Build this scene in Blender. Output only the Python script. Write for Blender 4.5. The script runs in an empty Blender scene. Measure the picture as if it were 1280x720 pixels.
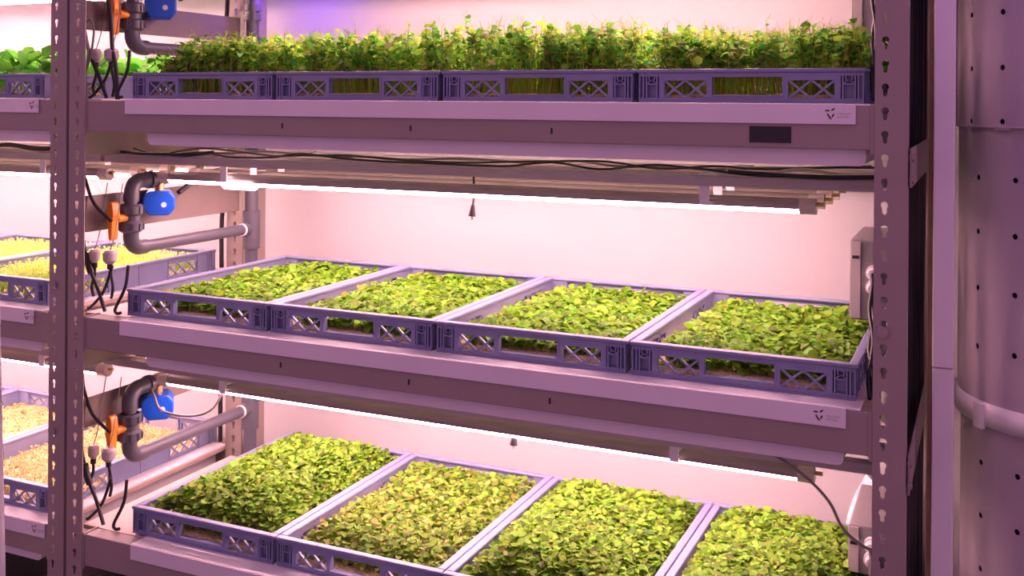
import bpy, math, random
import numpy as np
from mathutils import Vector, Matrix

random.seed(7)
RNG = np.random.default_rng(11)
scene = bpy.context.scene
COL = scene.collection

# ------------------------------------------------------------------ camera
cam_d = bpy.data.cameras.new('camera')
cam = bpy.data.objects.new('camera', cam_d)
COL.objects.link(cam)
cam.matrix_world = (Matrix.Translation((1.7951, -1.8319, 1.55)) @ Matrix.Rotation(0.424, 4, 'Z')
                    @ Matrix.Rotation(math.radians(90), 4, 'X') @ Matrix.Rotation(0.0068, 4, 'Z'))
cam_d.sensor_width = 36.0
cam_d.lens = 36.0 * 1311.7 / 1280.0
cam_d.shift_y = -(360 - 127.05) / 1280.0
cam_d.clip_start = 0.02
scene.camera = cam

# ------------------------------------------------------------------ world and exposure
WORLD_COL = (0.62, 0.28, 0.50)
WORLD_STR = 0.88
TUBE_COL = (1.0, 0.505, 0.555)
TUBE_STR = 45.0
scene.view_settings.view_transform = 'Standard'
scene.view_settings.look = 'None'
scene.view_settings.exposure = 0.0
scene.view_settings.gamma = 1.0
scene.view_settings.use_curve_mapping = False
world = bpy.data.worlds.new('purple_room_glow')
scene.world = world
world.use_nodes = True
bg = world.node_tree.nodes['Background']
bg.inputs[0].default_value = (*WORLD_COL, 1)
bg.inputs[1].default_value = WORLD_STR

# ------------------------------------------------------------------ materials
def new_mat(name):
    m = bpy.data.materials.new(name)
    m.use_nodes = True
    return m, m.node_tree, m.node_tree.nodes['Principled BSDF']

def mat(name, col, rough=0.5, metal=0.0, var=0.06, scale=18.0, bump=0.0, spec=0.5, stretch=None):
    """painted / plastic / metal surface with a faint procedural mottling"""
    m, nt, b = new_mat(name)
    tc = nt.nodes.new('ShaderNodeTexCoord')
    nz = nt.nodes.new('ShaderNodeTexNoise')
    nz.inputs['Scale'].default_value = scale
    nz.inputs['Detail'].default_value = 4
    if stretch:
        mp = nt.nodes.new('ShaderNodeMapping')
        mp.inputs['Scale'].default_value = stretch
        nt.links.new(tc.outputs['Object'], mp.inputs['Vector'])
        nt.links.new(mp.outputs['Vector'], nz.inputs['Vector'])
    else:
        nt.links.new(tc.outputs['Object'], nz.inputs['Vector'])
    r = nt.nodes.new('ShaderNodeValToRGB')
    r.color_ramp.elements[0].position = 0.3
    r.color_ramp.elements[1].position = 0.7
    r.color_ramp.elements[0].color = (*[c * (1 - var) for c in col], 1)
    r.color_ramp.elements[1].color = (*[min(1, c * (1 + var)) for c in col], 1)
    nt.links.new(nz.outputs['Fac'], r.inputs['Fac'])
    nt.links.new(r.outputs['Color'], b.inputs['Base Color'])
    b.inputs['Roughness'].default_value = rough
    b.inputs['Metallic'].default_value = metal
    b.inputs['Specular IOR Level'].default_value = spec
    if bump:
        bp_ = nt.nodes.new('ShaderNodeBump')
        bp_.inputs['Strength'].default_value = bump
        bp_.inputs['Distance'].default_value = 0.004
        nt.links.new(nz.outputs['Fac'], bp_.inputs['Height'])
        nt.links.new(bp_.outputs['Normal'], b.inputs['Normal'])
    return m

def emit_mat(name, col, strength):
    m, nt, b = new_mat(name)
    b.inputs['Base Color'].default_value = (0.9, 0.9, 0.9, 1)
    b.inputs['Emission Color'].default_value = (*col, 1)
    b.inputs['Emission Strength'].default_value = strength
    return m

def leaf_mat(name, transl=0.3):
    m, nt, b = new_mat(name)
    at = nt.nodes.new('ShaderNodeAttribute'); at.attribute_name = 'Col'
    tc = nt.nodes.new('ShaderNodeTexCoord')
    nz = nt.nodes.new('ShaderNodeTexNoise'); nz.inputs['Scale'].default_value = 90
    nt.links.new(tc.outputs['Object'], nz.inputs['Vector'])
    mx = nt.nodes.new('ShaderNodeMix'); mx.data_type = 'RGBA'; mx.blend_type = 'MULTIPLY'
    mx.inputs['Factor'].default_value = 0.35
    nt.links.new(at.outputs['Color'], mx.inputs[6])
    nt.links.new(nz.outputs['Color'], mx.inputs[7])
    nt.links.new(at.outputs['Color'], b.inputs['Base Color'])
    b.inputs['Roughness'].default_value = 0.55
    b.inputs['Specular IOR Level'].default_value = 0.3
    tr = nt.nodes.new('ShaderNodeBsdfTranslucent')
    nt.links.new(at.outputs['Color'], tr.inputs['Color'])
    ms = nt.nodes.new('ShaderNodeMixShader'); ms.inputs[0].default_value = transl
    nt.links.new(b.outputs[0], ms.inputs[1]); nt.links.new(tr.outputs[0], ms.inputs[2])
    nt.links.new(ms.outputs[0], nt.nodes['Material Output'].inputs['Surface'])
    return m

M = dict(
    wall=mat('white_wall_panel', (0.50, 0.50, 0.50), 0.55, var=0.03, scale=2.0),
    floor=mat('dark_floor', (0.05, 0.045, 0.05), 0.6, var=0.25, scale=6),
    steel=mat('grey_painted_steel', (0.33, 0.28, 0.25), 0.5, var=0.05, scale=9),
    deck=mat('shelf_deck', (0.50, 0.39, 0.34), 0.55, var=0.05, scale=7),
    whitepl=mat('white_plastic', (0.80, 0.78, 0.80), 0.4, var=0.03, scale=12),
    crate=mat('blue_grey_crate_plastic', (0.185, 0.21, 0.36), 0.36, var=0.06, scale=25, spec=0.8),
    pvc=mat('grey_pvc_pipe', (0.085, 0.085, 0.11), 0.38, var=0.08, scale=20),
    orange=mat('orange_plastic', (0.85, 0.27, 0.02), 0.35, var=0.05),
    blue=mat('blue_plastic', (0.01, 0.10, 0.62), 0.35, var=0.06),
    brass=mat('brass', (0.55, 0.38, 0.16), 0.35, metal=0.85, var=0.1),
    black=mat('black_rubber', (0.012, 0.012, 0.016), 0.45, var=0.2),
    alu=mat('aluminium', (0.34, 0.31, 0.28), 0.42, metal=0.35, var=0.08, stretch=(1, 20, 20)),
    plugpl=mat('dull_plug_plastic', (0.50, 0.45, 0.45), 0.45, var=0.04),
    boxgrey=mat('box_enclosure_grey', (0.27, 0.25, 0.26), 0.45, var=0.04),
    clear=mat('frosted_endcap', (0.62, 0.56, 0.48), 0.2, var=0.1),
    duct=mat('duct_fabric', (0.43, 0.37, 0.43), 0.8, spec=0.2, var=0.04, scale=5, bump=0.05),
    ink=mat('dark_print', (0.09, 0.05, 0.05), 0.6, var=0.1),
    inkpale=mat('pale_print', (0.42, 0.38, 0.38), 0.6, var=0.1),
    tank=mat('black_tank_plastic', (0.02, 0.02, 0.025), 0.4, var=0.2),
    mat_pea=mat('root_mat', (0.60, 0.50, 0.26), 0.9, var=0.45, scale=120, bump=0.6),
    mat_pale=mat('pale_sprout_mat', (0.62, 0.54, 0.26), 0.9, var=0.25, scale=150, bump=0.8),
    tube=emit_mat('lit_diffuser', TUBE_COL, TUBE_STR),
    violet=emit_mat('violet_led', (0.35, 0.12, 1.0), 30.0),
    violet_bright=emit_mat('violet_spot_led', (0.32, 0.10, 1.0), 130.0),
    leaf=leaf_mat('leaf', 0.45),
    rail=mat('grey_rail', (0.44, 0.40, 0.40), 0.45, var=0.06, stretch=(1, 12, 12)),
    trunk=mat('dark_grey_trunking', (0.22, 0.175, 0.16), 0.5, var=0.06),
    wirewhite=mat('white_cable', (0.75, 0.72, 0.72), 0.4, var=0.03),
    wiregrey=mat('grey_cable', (0.22, 0.20, 0.20), 0.45, var=0.05),
)

# ------------------------------------------------------------------ mesh builder
class MB:
    def __init__(s):
        s.v = []; s.f = []; s.sm = []
    def add(s, vs, fs, smooth=False):
        o = len(s.v)
        s.v.extend([tuple(p) for p in vs])
        for f in fs:
            s.f.append(tuple(i + o for i in f)); s.sm.append(smooth)
    def box(s, x0, x1, y0, y1, z0, z1, mtx=None):
        vs = [Vector(p) for p in ((x0, y0, z0), (x1, y0, z0), (x1, y1, z0), (x0, y1, z0),
                                  (x0, y0, z1), (x1, y0, z1), (x1, y1, z1), (x0, y1, z1))]
        if mtx: vs = [mtx @ p for p in vs]
        s.add(vs, [(0, 3, 2, 1), (4, 5, 6, 7), (0, 1, 5, 4), (1, 2, 6, 5), (2, 3, 7, 6), (3, 0, 4, 7)])
        return s
    def bar(s, p, q, w, y0, y1):
        """flat bar in the xz plane from p to q"""
        p = Vector(p); q = Vector(q); d = (q - p).normalized(); n = Vector((-d.y, d.x)) * (w / 2)
        c = [p + n, p - n, q - n, q + n]
        vs = [(a.x, y0, a.y) for a in c] + [(a.x, y1, a.y) for a in c]
        s.add(vs, [(0, 1, 2, 3), (7, 6, 5, 4), (0, 4, 5, 1), (1, 5, 6, 2), (2, 6, 7, 3), (3, 7, 4, 0)])
        return s
    def cyl(s, p, q, r0, r1=None, n=16, caps=True):
        r1 = r0 if r1 is None else r1
        p = Vector(p); q = Vector(q); d = (q - p).normalized()
        a = d.orthogonal().normalized(); b = d.cross(a)
        vs = []
        for c, r in ((p, r0), (q, r1)):
            for i in range(n):
                t = 2 * math.pi * i / n
                vs.append(c + a * (r * math.cos(t)) + b * (r * math.sin(t)))
        s.add(vs, [(i, (i + 1) % n, n + (i + 1) % n, n + i) for i in range(n)], True)
        if caps:
            s.add(vs[:n], [tuple(range(n - 1, -1, -1))]); s.add(vs[n:], [tuple(range(n))])
        return s
    def tube(s, pts, r, n=8, sub=5, closed_caps=True, curve=True):
        P = [Vector(p) for p in pts]
        if curve and len(P) > 2:
            Q = []
            for i in range(len(P) - 1):
                p0 = P[max(i - 1, 0)]; p1 = P[i]; p2 = P[i + 1]; p3 = P[min(i + 2, len(P) - 1)]
                for k in range(sub):
                    t = k / sub
                    Q.append(0.5 * ((2 * p1) + (p2 - p0) * t + (2 * p0 - 5 * p1 + 4 * p2 - p3) * t * t
                                    + (3 * p1 - p0 - 3 * p2 + p3) * t ** 3))
            Q.append(P[-1]); P = Q
        vs = []
        prev = None
        for i, p in enumerate(P):
            d = (P[min(i + 1, len(P) - 1)] - P[max(i - 1, 0)])
            d = d.normalized() if d.length > 1e-9 else Vector((0, 0, 1))
            a = d.orthogonal().normalized() if prev is None else (prev - d * prev.dot(d)).normalized()
            prev = a; b = d.cross(a)
            for k in range(n):
                t = 2 * math.pi * k / n
                vs.append(p + a * (r * math.cos(t)) + b * (r * math.sin(t)))
        fs = []
        for i in range(len(P) - 1):
            for k in range(n):
                fs.append((i * n + k, i * n + (k + 1) % n, (i + 1) * n + (k + 1) % n, (i + 1) * n + k))
        s.add(vs, fs, True)
        s.add(vs[:n], [tuple(range(n - 1, -1, -1))]); s.add(vs[-n:], [tuple(range(n))])
        return s
    def prism(s, poly, y0, y1):
        """polygon in xz extruded along y (poly counter-clockwise seen from -y)"""
        n = len(poly)
        vs = [(a, y0, b) for a, b in poly] + [(a, y1, b) for a, b in poly]
        s.add(vs, [tuple(range(n)), tuple(range(2 * n - 1, n - 1, -1))] +
              [(i, n + i, n + (i + 1) % n, (i + 1) % n) for i in range(n)])
        return s
    def mesh(s, name, material):
        me = bpy.data.meshes.new(name)
        me.from_pydata(s.v, [], s.f)
        me.polygons.foreach_set('use_smooth', s.sm)
        me.materials.append(M[material] if isinstance(material, str) else material)
        me.update()
        return me
    def build(s, name, material, parent=None, loc=None):
        return obj(name, s.mesh(name, material), parent, loc)

def obj(name, me, parent=None, loc=None, rz=0.0):
    o = bpy.data.objects.new(name, me)
    COL.objects.link(o)
    if parent: o.parent = parent
    if loc: o.location = loc
    if rz: o.rotation_euler = (0, 0, rz)
    return o

def bevel(o, w=0.002, seg=2):
    m = o.modifiers.new('edge_rounding', 'BEVEL'); m.width = w; m.segments = seg; m.limit_method = 'ANGLE'
    return o

def tag(o, label=None, cat=None, group=None, kind=None):
    if label: o['label'] = label
    if cat: o['category'] = cat
    if group: o['group'] = group
    if kind: o['kind'] = kind
    return o

def thing(name, label, cat, loc=(0, 0, 0), group=None):
    return tag(obj(name, None, None, loc), label, cat, group)

# ------------------------------------------------------------------ levels
S = 0.4955
RIM = [1.607 - S * k for k in range(-1, 3)]           # above the frame, pea shelf, middle, bottom
LV = {-1: RIM[0], 0: RIM[1], 1: RIM[2], 2: RIM[3]}
SHELF = {-1: 'shelf above the pea shoots', 0: 'pea shoot shelf', 1: 'middle shelf', 2: 'bottom shelf'}
LOFF = -1.818                                          # neighbouring rack offset
WALL_Y = 0.76

# ------------------------------------------------------------------ the setting
b = MB(); b.box(-4.0, 3.4, WALL_Y, WALL_Y + 0.1, 0, 3.2)
tag(b.build('wall_back', 'wall'), kind='structure')
b = MB(); b.box(-4.0, 3.4, -4.0, WALL_Y, -0.1, 0)
tag(b.build('floor', 'floor'), kind='structure')

# ------------------------------------------------------------------ racks
def keyhole(n=16):
    """keyhole outline, round head above a narrow foot, centred"""
    pts = []
    for i in range(n):
        t = 2 * math.pi * i / n
        dx, dz = math.sin(t), math.cos(t)
        best = 0.0
        for k in range(1, 60):                          # march outwards until outside the shape
            r = 0.00025 * k
            x, z = dx * r, dz * r
            head = x * x + (z - 0.0045) ** 2 < 0.0059 ** 2
            foot = abs(x) < 0.0034 and -0.0112 < z < 0.004
            if head or foot: best = r
        pts.append((dx * best, dz * best))
    return pts

def post_mesh(width, slot_x, flange_left, depth=0.042, h=2.3, th=0.0025):
    m = MB()
    cw, p = 0.022, 0.038
    x0, x1 = slot_x - cw / 2, slot_x + cw / 2
    if x0 > 0: m.box(0, x0, 0, th, 0, h)
    m.box(x1, width, 0, th, 0, h)
    fx = 0 if flange_left else width - th
    m.box(fx, fx + th, th, depth, 0, h)
    K = keyhole(); n = len(K)
    # outline of the cell sampled in the same directions as the keyhole points
    R = []
    for i in range(n):
        t = 2 * math.pi * i / n
        sx, sz = math.sin(t), math.cos(t)
        k = min((cw / 2) / abs(sx) if abs(sx) > 1e-6 else 9, (p / 2) / abs(sz) if abs(sz) > 1e-6 else 9)
        R.append((sx * k, sz * k))
    cor = [(cw / 2, p / 2), (cw / 2, -p / 2), (-cw / 2, -p / 2), (-cw / 2, p / 2)]
    nc = int(h / p)
    m.box(x0, x1, 0, th, nc * p - 0.004, h)
    for c in range(nc):
        zc = (c + 0.5) * p - 0.004
        vs = []
        for y in (0, th):
            vs += [(slot_x + a, y, zc + q) for a, q in R] + [(slot_x + a, y, zc + q) for a, q in K] + [(slot_x + a, y, zc + q) for a, q in cor]
        o2 = 2 * n + 4
        fs = []
        for i in range(n):
            j = (i + 1) % n
            fs.append((i, n + i, n + j, j)); fs.append((o2 + j, o2 + n + j, o2 + n + i, o2 + i))
            fs.append((n + i, o2 + n + i, o2 + n + j, n + j))
            # fill the corner triangles
            a, q = R[i], R[j]
            if abs(abs(a[0]) - cw / 2) < 1e-7 and abs(abs(q[1]) - p / 2) < 1e-7 or abs(abs(a[1]) - p / 2) < 1e-7 and abs(abs(q[0]) - cw / 2) < 1e-7:
                cx = a[0] if abs(abs(a[0]) - cw / 2) < 1e-7 else q[0]
                cz = a[1] if abs(abs(a[1]) - p / 2) < 1e-7 else q[1]
                ci = min(range(4), key=lambda k: (cor[k][0] - cx) ** 2 + (cor[k][1] - cz) ** 2)
                fs.append((i, j, 2 * n + ci)); fs.append((o2 + j, o2 + i, o2 + 2 * n + ci))
        m.add(vs, fs)
    return m

def beam_mesh(x0, x1, y0, y1, z0, z1):
    m = MB(); m.box(x0, x1, y0, y1, z0, z1); return m

def rack(label, off, xl, xr, first_post):
    r = thing('storage_rack', label, 'rack', (off, 0, 0))
    wl, wr = 0.049, 0.050
    # posts: x, y, width, slot x, flange on the left
    posts = []
    if first_post: posts += [(xl - 0.049, -0.05, False)]
    posts += [(xr, -0.05, True)]
    for (px, py, right) in posts:
        me = post_mesh(0.049 if not right else 0.050, 0.026 if not right else 0.016, not right).mesh('post', 'steel')
        po = obj('post', me, r, (px, py, 0))
    if first_post:
        me = post_mesh(0.056, 0.028, True).mesh('post', 'steel')
        obj('post', me, r, (xl - 0.103, 0.570, 0))
    me = post_mesh(0.050, 0.018, False).mesh('post', 'steel')
    obj('post', me, r, (xr, 0.645 if not first_post else 0.60, 0))
    for k, zr in LV.items():
        zt = zr - 0.0607
        fb = MB(); fb.box(xl + 0.003, xr - 0.003, -0.046, -0.006, zt - 0.0714, zt)
        o = bevel(fb.build('front_beam', 'steel', r), 0.002)
        # end plates of the beam
        for ex in ((xl + 0.0005, xl + 0.004), (xr - 0.006, xr - 0.0005)):
            MB().box(ex[0], ex[1], -0.048, -0.004, zt - 0.078, zt + 0.003).build('end_plate', 'steel', o)
        for sx in (0.47, 0.775, 1.072):
            d = MB(); d.box(sx - 0.0045, sx - 0.001, -0.0468, -0.0455, zt - 0.055, zt - 0.044)
            d.build('slot', 'black', o)
            d = MB(); d.box(sx + 0.003, sx + 0.006, -0.0464, -0.0455, zt - 0.054, zt - 0.045)
            d.build('rivet', 'alu', o)
        rb = MB(); rb.box(xl + 0.03, xr, 0.60, 0.64, zt - 0.0714, zt)
        rb.build('rear_beam', 'steel', r)
        sp = MB(); sp.box(xl + 0.022, xr - 0.002, -0.004, 0.598, zt - 0.010, zt); sp.box(xl + (0.002 if not first_post else -0.0435), xl + 0.022, -0.004, 0.52, zt - 0.010, zt)
        sp.build('shelf_panel', 'deck', r)
        # white drip pan hanging below the panel, ends rounded at the bottom
        zb = zr - 0.1595
        pan = []
        xa, xb, rr = xl + 0.165, xr - 0.035 + (0.02 if k == 0 else -0.012), 0.012
        for i in range(6):
            t = math.pi / 2 * i / 5
            pan.append((xa + rr - rr * math.cos(t), zb + rr - rr * math.sin(t)))
        for i in range(6):
            t = math.pi / 2 * i / 5
            pan.append((xb - rr + rr * math.sin(t), zb + rr - rr * math.cos(t)))
        pan += [(xb, zt - 0.010), (xa, zt - 0.010)]
        dp = MB(); dp.prism(pan, 0.0, 0.59)
        pan2 = pan[:-2] + [(xb, zt - 0.0722), (xa, zt - 0.0722)]
        dp.prism(pan2, -0.026, -0.0002)
        dp.build('drip_pan', 'whitepl', r)
        # side plates joining front and rear posts
        for sx in (xl - 0.047, xr + (0.0525 if first_post else 0.0505)):
            ye = 0.615 if (first_post or sx < 1) else 0.562
            q = MB(); q.box(sx, sx + 0.003, -0.03, ye, zr - 0.191, zr - 0.128)
            o = q.build('side_plate', 'steel', r)
            for yy in (-0.014, ye - 0.015):
                for zz in (zr - 0.181, zr - 0.145):
                    MB().cyl((sx - 0.002, yy, zz), (sx + 0.006, yy, zz), 0.006, n=6).build('bolt', 'alu', o)
    return r

main_rack = rack('tall grey slotted-angle steel rack holding three shelves of crates', 0.0, -0.0785, 1.632, True)
side_rack = rack('neighbouring grey steel rack, partly cut by the frame, behind the twin posts', LOFF, -0.0785, 1.632, False)
# bolts on the posts seen from the aisle
for par, bx, bz in ((main_rack, 1.646, 1.185), (side_rack, 1.648, 0.78), (side_rack, 1.648, 1.12)):
    MB().cyl((bx, -0.056, bz), (bx, -0.047, bz), 0.010, 0.008, n=12).build('post_bolt', 'steel', par)
# dark strip label on the beam of the pea shelf
st = MB(); st.box(1.431, 1.500, -0.0475, -0.0455, 1.484, 1.5115)
tag(st.build('label_strip', 'black', [c for c in main_rack.children if c.name.startswith('front_beam')][1]), 'black label strip')

# ------------------------------------------------------------------ shelf liner trays with lip and printed mark
def liner(off, k, x0, x1, label, mark_x):
    zt = LV[k] - 0.0607
    t = thing('shelf_liner', label, 'shelf liner', (off, 0, zt), 'white shelf liners')
    a = MB(); a.box(x0, min(x1 + 0.022, 1.6255), -0.046, 0.585, 0.0005, 0.0036)
    a.build('sheet', 'whitepl', t)
    a = MB(); a.box(x0, x1, -0.0505, -0.0475, -0.0300, 0.0036)
    lip = bevel(a.build('lip', 'whitepl', t), 0.001)
    if k >= 0:
        # printed mark: leaves and faint lettering
        y0, y1 = -0.0510, -0.0503
        def ell(cx, cz, rx, rz, ang):
            p = []
            for i in range(10):
                q = 2 * math.pi * i / 10
                ex, ez = rx * math.cos(q), rz * math.sin(q)
                p.append((cx + ex * math.cos(ang) - ez * math.sin(ang), cz + ex * math.sin(ang) + ez * math.cos(ang)))
            return p
        g = MB(); mx = mark_x
        g.prism(ell(mx - 0.0045, -0.0075, 0.0038, 0.0015, 0.0), y0, y1)
        g.prism(ell(mx + 0.0045, -0.0055, 0.0036, 0.0014, 0.6), y0, y1)
        for ang, cx, cz in ((2.0, mx - 0.003, -0.0150), (-0.9, mx - 0.0002, -0.0190), (1.1, mx + 0.0045, -0.0155)):
            g.prism(ell(cx, cz, 0.0036, 0.0014, ang), y0, y1)
        g.build('printed_leaf_mark', 'ink', lip)
        g = MB()
        for row, (zz, hh, nn) in enumerate(((-0.0125, 0.0026, 7), (-0.0175, 0.0026, 6))):
            for i in range(nn):
                xx = mx + 0.012 + i * 0.0034
                g.box(xx, xx + 0.0008, y0, y1, zz - hh / 2, zz + hh / 2)
                if (i + row) % 3: g.box(xx, xx + 0.0022, y0, y1, zz - 0.0003 + (hh / 2 if i % 2 else -hh / 2), zz + 0.0003 + (hh / 2 if i % 2 else -hh / 2))
        g.build('faint_lettering', 'inkpale', lip)
    return t

LIP = {-1: (0.035, 1.60, 1.56), 0: (0.041, 1.603, 1.563), 1: (0.030, 1.591, 1.548), 2: (0.066, 1.60, 1.56)}
LLIP = {-1: (0.035, 1.60, 1.56), 0: (0.1, 1.593, 1.572), 1: (0.1, 1.582, 1.560), 2: (0.1, 1.622, 1.589)}
for k in LV:
    liner(0.0, k, *LIP[k][:2], 'white shelf liner with printed lip under the crates of the ' + SHELF[k], LIP[k][2])
    liner(LOFF, k, *LLIP[k][:2], 'white shelf liner on the neighbouring rack, level with the ' + SHELF[k], LLIP[k][2])

# ------------------------------------------------------------------ crates
CW, CD, CH = 0.399, 0.598, 0.060
def frame_ring(m, cx, cz, r0, r1, y0, y1, n=12):
    vs = []
    for y in (y0, y1):
        for r in (r0, r1):
            for i in range(n):
                t = 2 * math.pi * i / n
                vs.append((cx + r * math.cos(t), y, cz + r * math.sin(t)))
    fs = []
    for i in range(n):
        j = (i + 1) % n
        fs += [(i, j, n + j, n + i), (2 * n + i, 3 * n + i, 3 * n + j, 2 * n + j),
               (n + i, n + j, 3 * n + j, 3 * n + i), (i, 2 * n + i, 2 * n + j, j)]
    m.add(vs, fs)

WIN = 0.0045                                            # walls stand in from the rim edge
def wall_short():
    m = MB(); L = CW
    m.box(WIN + 0.001, L - WIN - 0.001, 0.002, 0.009, 0.0465, 0.0522)
    m.box(WIN + 0.001, L - WIN - 0.001, 0.002, 0.009, 0.0006, 0.0085)
    m.box(WIN, L - WIN, 0.0, 0.010, 0.0, 0.003)
    for a, c in ((0.0, 1), (L, -1)):
        X = lambda u: a + c * u
        def bx(u0, u1, y0, y1, z0, z1): m.box(min(X(u0), X(u1)), max(X(u0), X(u1)), y0, y1, z0, z1)
        bx(WIN + 0.001, 0.048, 0.0125, 0.0145, 0.0002, 0.0523)      # recessed corner panel
        bx(0.042, 0.052, 0.0017, 0.0140, 0.0004, 0.0524)
        for u in (WIN, 0.0120, 0.0175, 0.0370): bx(u, u + 0.0026, 0.0005, 0.0128, 0.0002, 0.0524)
        bx(0.0175, 0.0385, 0.001, 0.0128, 0.0315, 0.0340)
        bx(WIN, 0.0420, 0.001, 0.0128, 0.0003, 0.0040)
        frame_ring(m, X(0.0285), 0.0440, 0.0046, 0.0066, 0.001, 0.0128)
        m.bar((X(0.0200), 0.0340), (X(0.0275), 0.0395), 0.0018, 0.001, 0.0128)
        m.bar((X(0.0370), 0.0340), (X(0.0295), 0.0395), 0.0018, 0.001, 0.0128)
        bx(0.129, 0.137, 0.0014, 0.0086, 0.0075, 0.0475)            # post beside the handle opening
        bx(0.051, 0.137, 0.0016, 0.0084, 0.0395, 0.0475)
        bx(0.1355, 0.1385, 0.0, 0.0145, 0.0130, 0.0470)             # lip round the handle opening
    m.box(0.137, L - 0.137, 0.0018, 0.0088, 0.0080, 0.0125)
    m.box(0.137, L - 0.137, 0.0, 0.0145, 0.0115, 0.0135)
    m.box(0.137, L - 0.137, 0.0, 0.0145, 0.0455, 0.0472)
    return m

def lattice_mesh(length, n, z0=0.0080, z1=0.0400):
    m = MB(); w = length / n
    for i in range(n):
        m.bar((i * w, z0), ((i + 1) * w, z1), 0.0036, 0.003, 0.008)
        m.bar((i * w, z1), ((i + 1) * w, z0), 0.0036, 0.0032, 0.0082)
    return m

def wall_long():
    m = MB(); L = CD
    m.box(0.009, L - 0.009, 0.002, 0.009, 0.040, 0.0523)
    m.box(0.009, L - 0.009, 0.002, 0.009, 0.0006, 0.0085)
    for a, c in ((0.0, 1), (L, -1)):
        m.box(min(a + c * 0.0092, a + c * 0.075), max(a + c * 0.0092, a + c * 0.075), 0.0018, 0.0088, 0.0004, 0.05)
    m.box(0.190, L - 0.190, 0.0018, 0.0088, 0.0004, 0.05)
    for u in (0.012, 0.030, 0.072, 0.190, 0.296, 0.405, 0.523, 0.565, 0.583):
        m.box(u, u + 0.0026, 0.0, 0.004, 0.0, 0.052)
    return m

def rim_mesh():
    m = MB(); t, z0, z1 = 0.0165, 0.0525, 0.060
    m.box(0, CW, 0, t, z0, z1); m.box(0, CW, CD - t, CD, z0, z1)
    m.box(0, t, t, CD - t, z0, z1); m.box(CW - t, CW, t, CD - t, z0, z1)
    return m

ME_SHORT = wall_short().mesh('short_wall', 'crate')
ME_LONG = wall_long().mesh('long_wall', 'crate')
ME_LS = lattice_mesh(0.078, 2).mesh('lattice', 'crate')
ME_LL = lattice_mesh(0.115, 3).mesh('lattice', 'crate')
ME_RIM = rim_mesh().mesh('rim', 'crate')
ME_BASE = MB().box(0.008, CW - 0.008, 0.008, CD - 0.008, 0.0005, 0.004).mesh('base', 'crate')

def crate(x, y, z, label, group, rz=0.0):
    t = thing('growing_crate', label, 'crate', (x, y, z), group)
    t.rotation_euler = (0, 0, rz)
    obj('base', ME_BASE, t); bevel(obj('rim', ME_RIM, t), 0.0025)
    for loc, a in (((0, 0, 0), 0.0), ((CW, CD, 0), math.pi)):
        w = obj('short_wall', ME_SHORT, t, loc, a)
        for lx in (0.051, CW - 0.129): obj('lattice', ME_LS, w, (lx, 0, 0))
    for loc, a in (((0.0045, CD, 0), -math.pi / 2), ((CW - 0.0045, 0, 0), math.pi / 2)):
        w = obj('long_wall', ME_LONG, t, loc, a)
        for lx in (0.075, 0.408): obj('lattice', ME_LL, w, (lx, 0, 0))
    return t

# ------------------------------------------------------------------ greens
def mesh_np(name, V, F4, C, material, smooth=True):
    """V (n,3), F list of faces with 4 (or 3, last = -1) indices as (m,4) array, C (n,3)"""
    me = bpy.data.meshes.new(name)
    tri = F4[:, 3] < 0
    lens = np.where(tri, 3, 4)
    loops = F4.reshape(-1); loops = loops[loops >= 0]
    me.vertices.add(len(V)); me.vertices.foreach_set('co', V.astype(np.float32).ravel())
    me.loops.add(len(loops)); me.loops.foreach_set('vertex_index', loops.astype(np.int32))
    me.polygons.add(len(F4))
    st_ = np.concatenate([[0], np.cumsum(lens)[:-1]])
    me.polygons.foreach_set('loop_start', st_.astype(np.int32))
    me.polygons.foreach_set('loop_total', lens.astype(np.int32))
    me.update(calc_edges=True)
    me.polygons.foreach_set('use_smooth', np.full(len(F4), smooth))
    ca = me.color_attributes.new('Col', 'FLOAT_COLOR', 'POINT')
    ca.data.foreach_set('color', np.concatenate([C, np.ones((len(C), 1))], 1).astype(np.float32).ravel())
    me.materials.append(M[material])
    me.validate()
    return me

# leaf template: length 1 along +x, cupped, 10 verts
LT = np.array([(0, 0, 0), (.22, .30, .05), (.22, 0, -.02), (.22, -.30, .05), (.58, .42, .09), (.58, 0, 0), (.58, -.42, .09),
               (.88, .22, .0), (.92, 0, -.05), (.88, -.22, .0)], float)
LFc = np.array([(0, 2, 1, -1), (0, 3, 2, -1), (1, 2, 5, 4), (2, 3, 6, 5), (4, 5, 8, 7), (5, 6, 9, 8)], int)

def leaves(pos, yaw, pitch, roll, size, width, cols):
    n = len(pos)
    T = np.broadcast_to(LT, (n, 10, 3)).copy()
    T[:, :, 1] *= width[:, None]
    T[:, :, 2] *= RNG.uniform(0.2, 2.2, n)[:, None]
    # droop along the leaf
    T[:, :, 2] -= (T[:, :, 0] ** 2) * RNG.uniform(0.0, 0.5, n)[:, None]
    T *= size[:, None, None]
    def rot(T, ang, a, b_):
        c, s = np.cos(ang)[:, None], np.sin(ang)[:, None]
        A, B = T[:, :, a].copy(), T[:, :, b_].copy()
        T[:, :, a] = A * c - B * s; T[:, :, b_] = A * s + B * c
    rot(T, roll, 1, 2); rot(T, pitch, 0, 2); rot(T, yaw, 0, 1)
    V = (T + pos[:, None, :]).reshape(-1, 3)
    F = np.where(LFc[None] < 0, -1, LFc[None] + (np.arange(n) * 10)[:, None, None]).reshape(-1, 4)
    C = np.repeat(cols, 10, axis=0)
    return V, F, C

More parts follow.
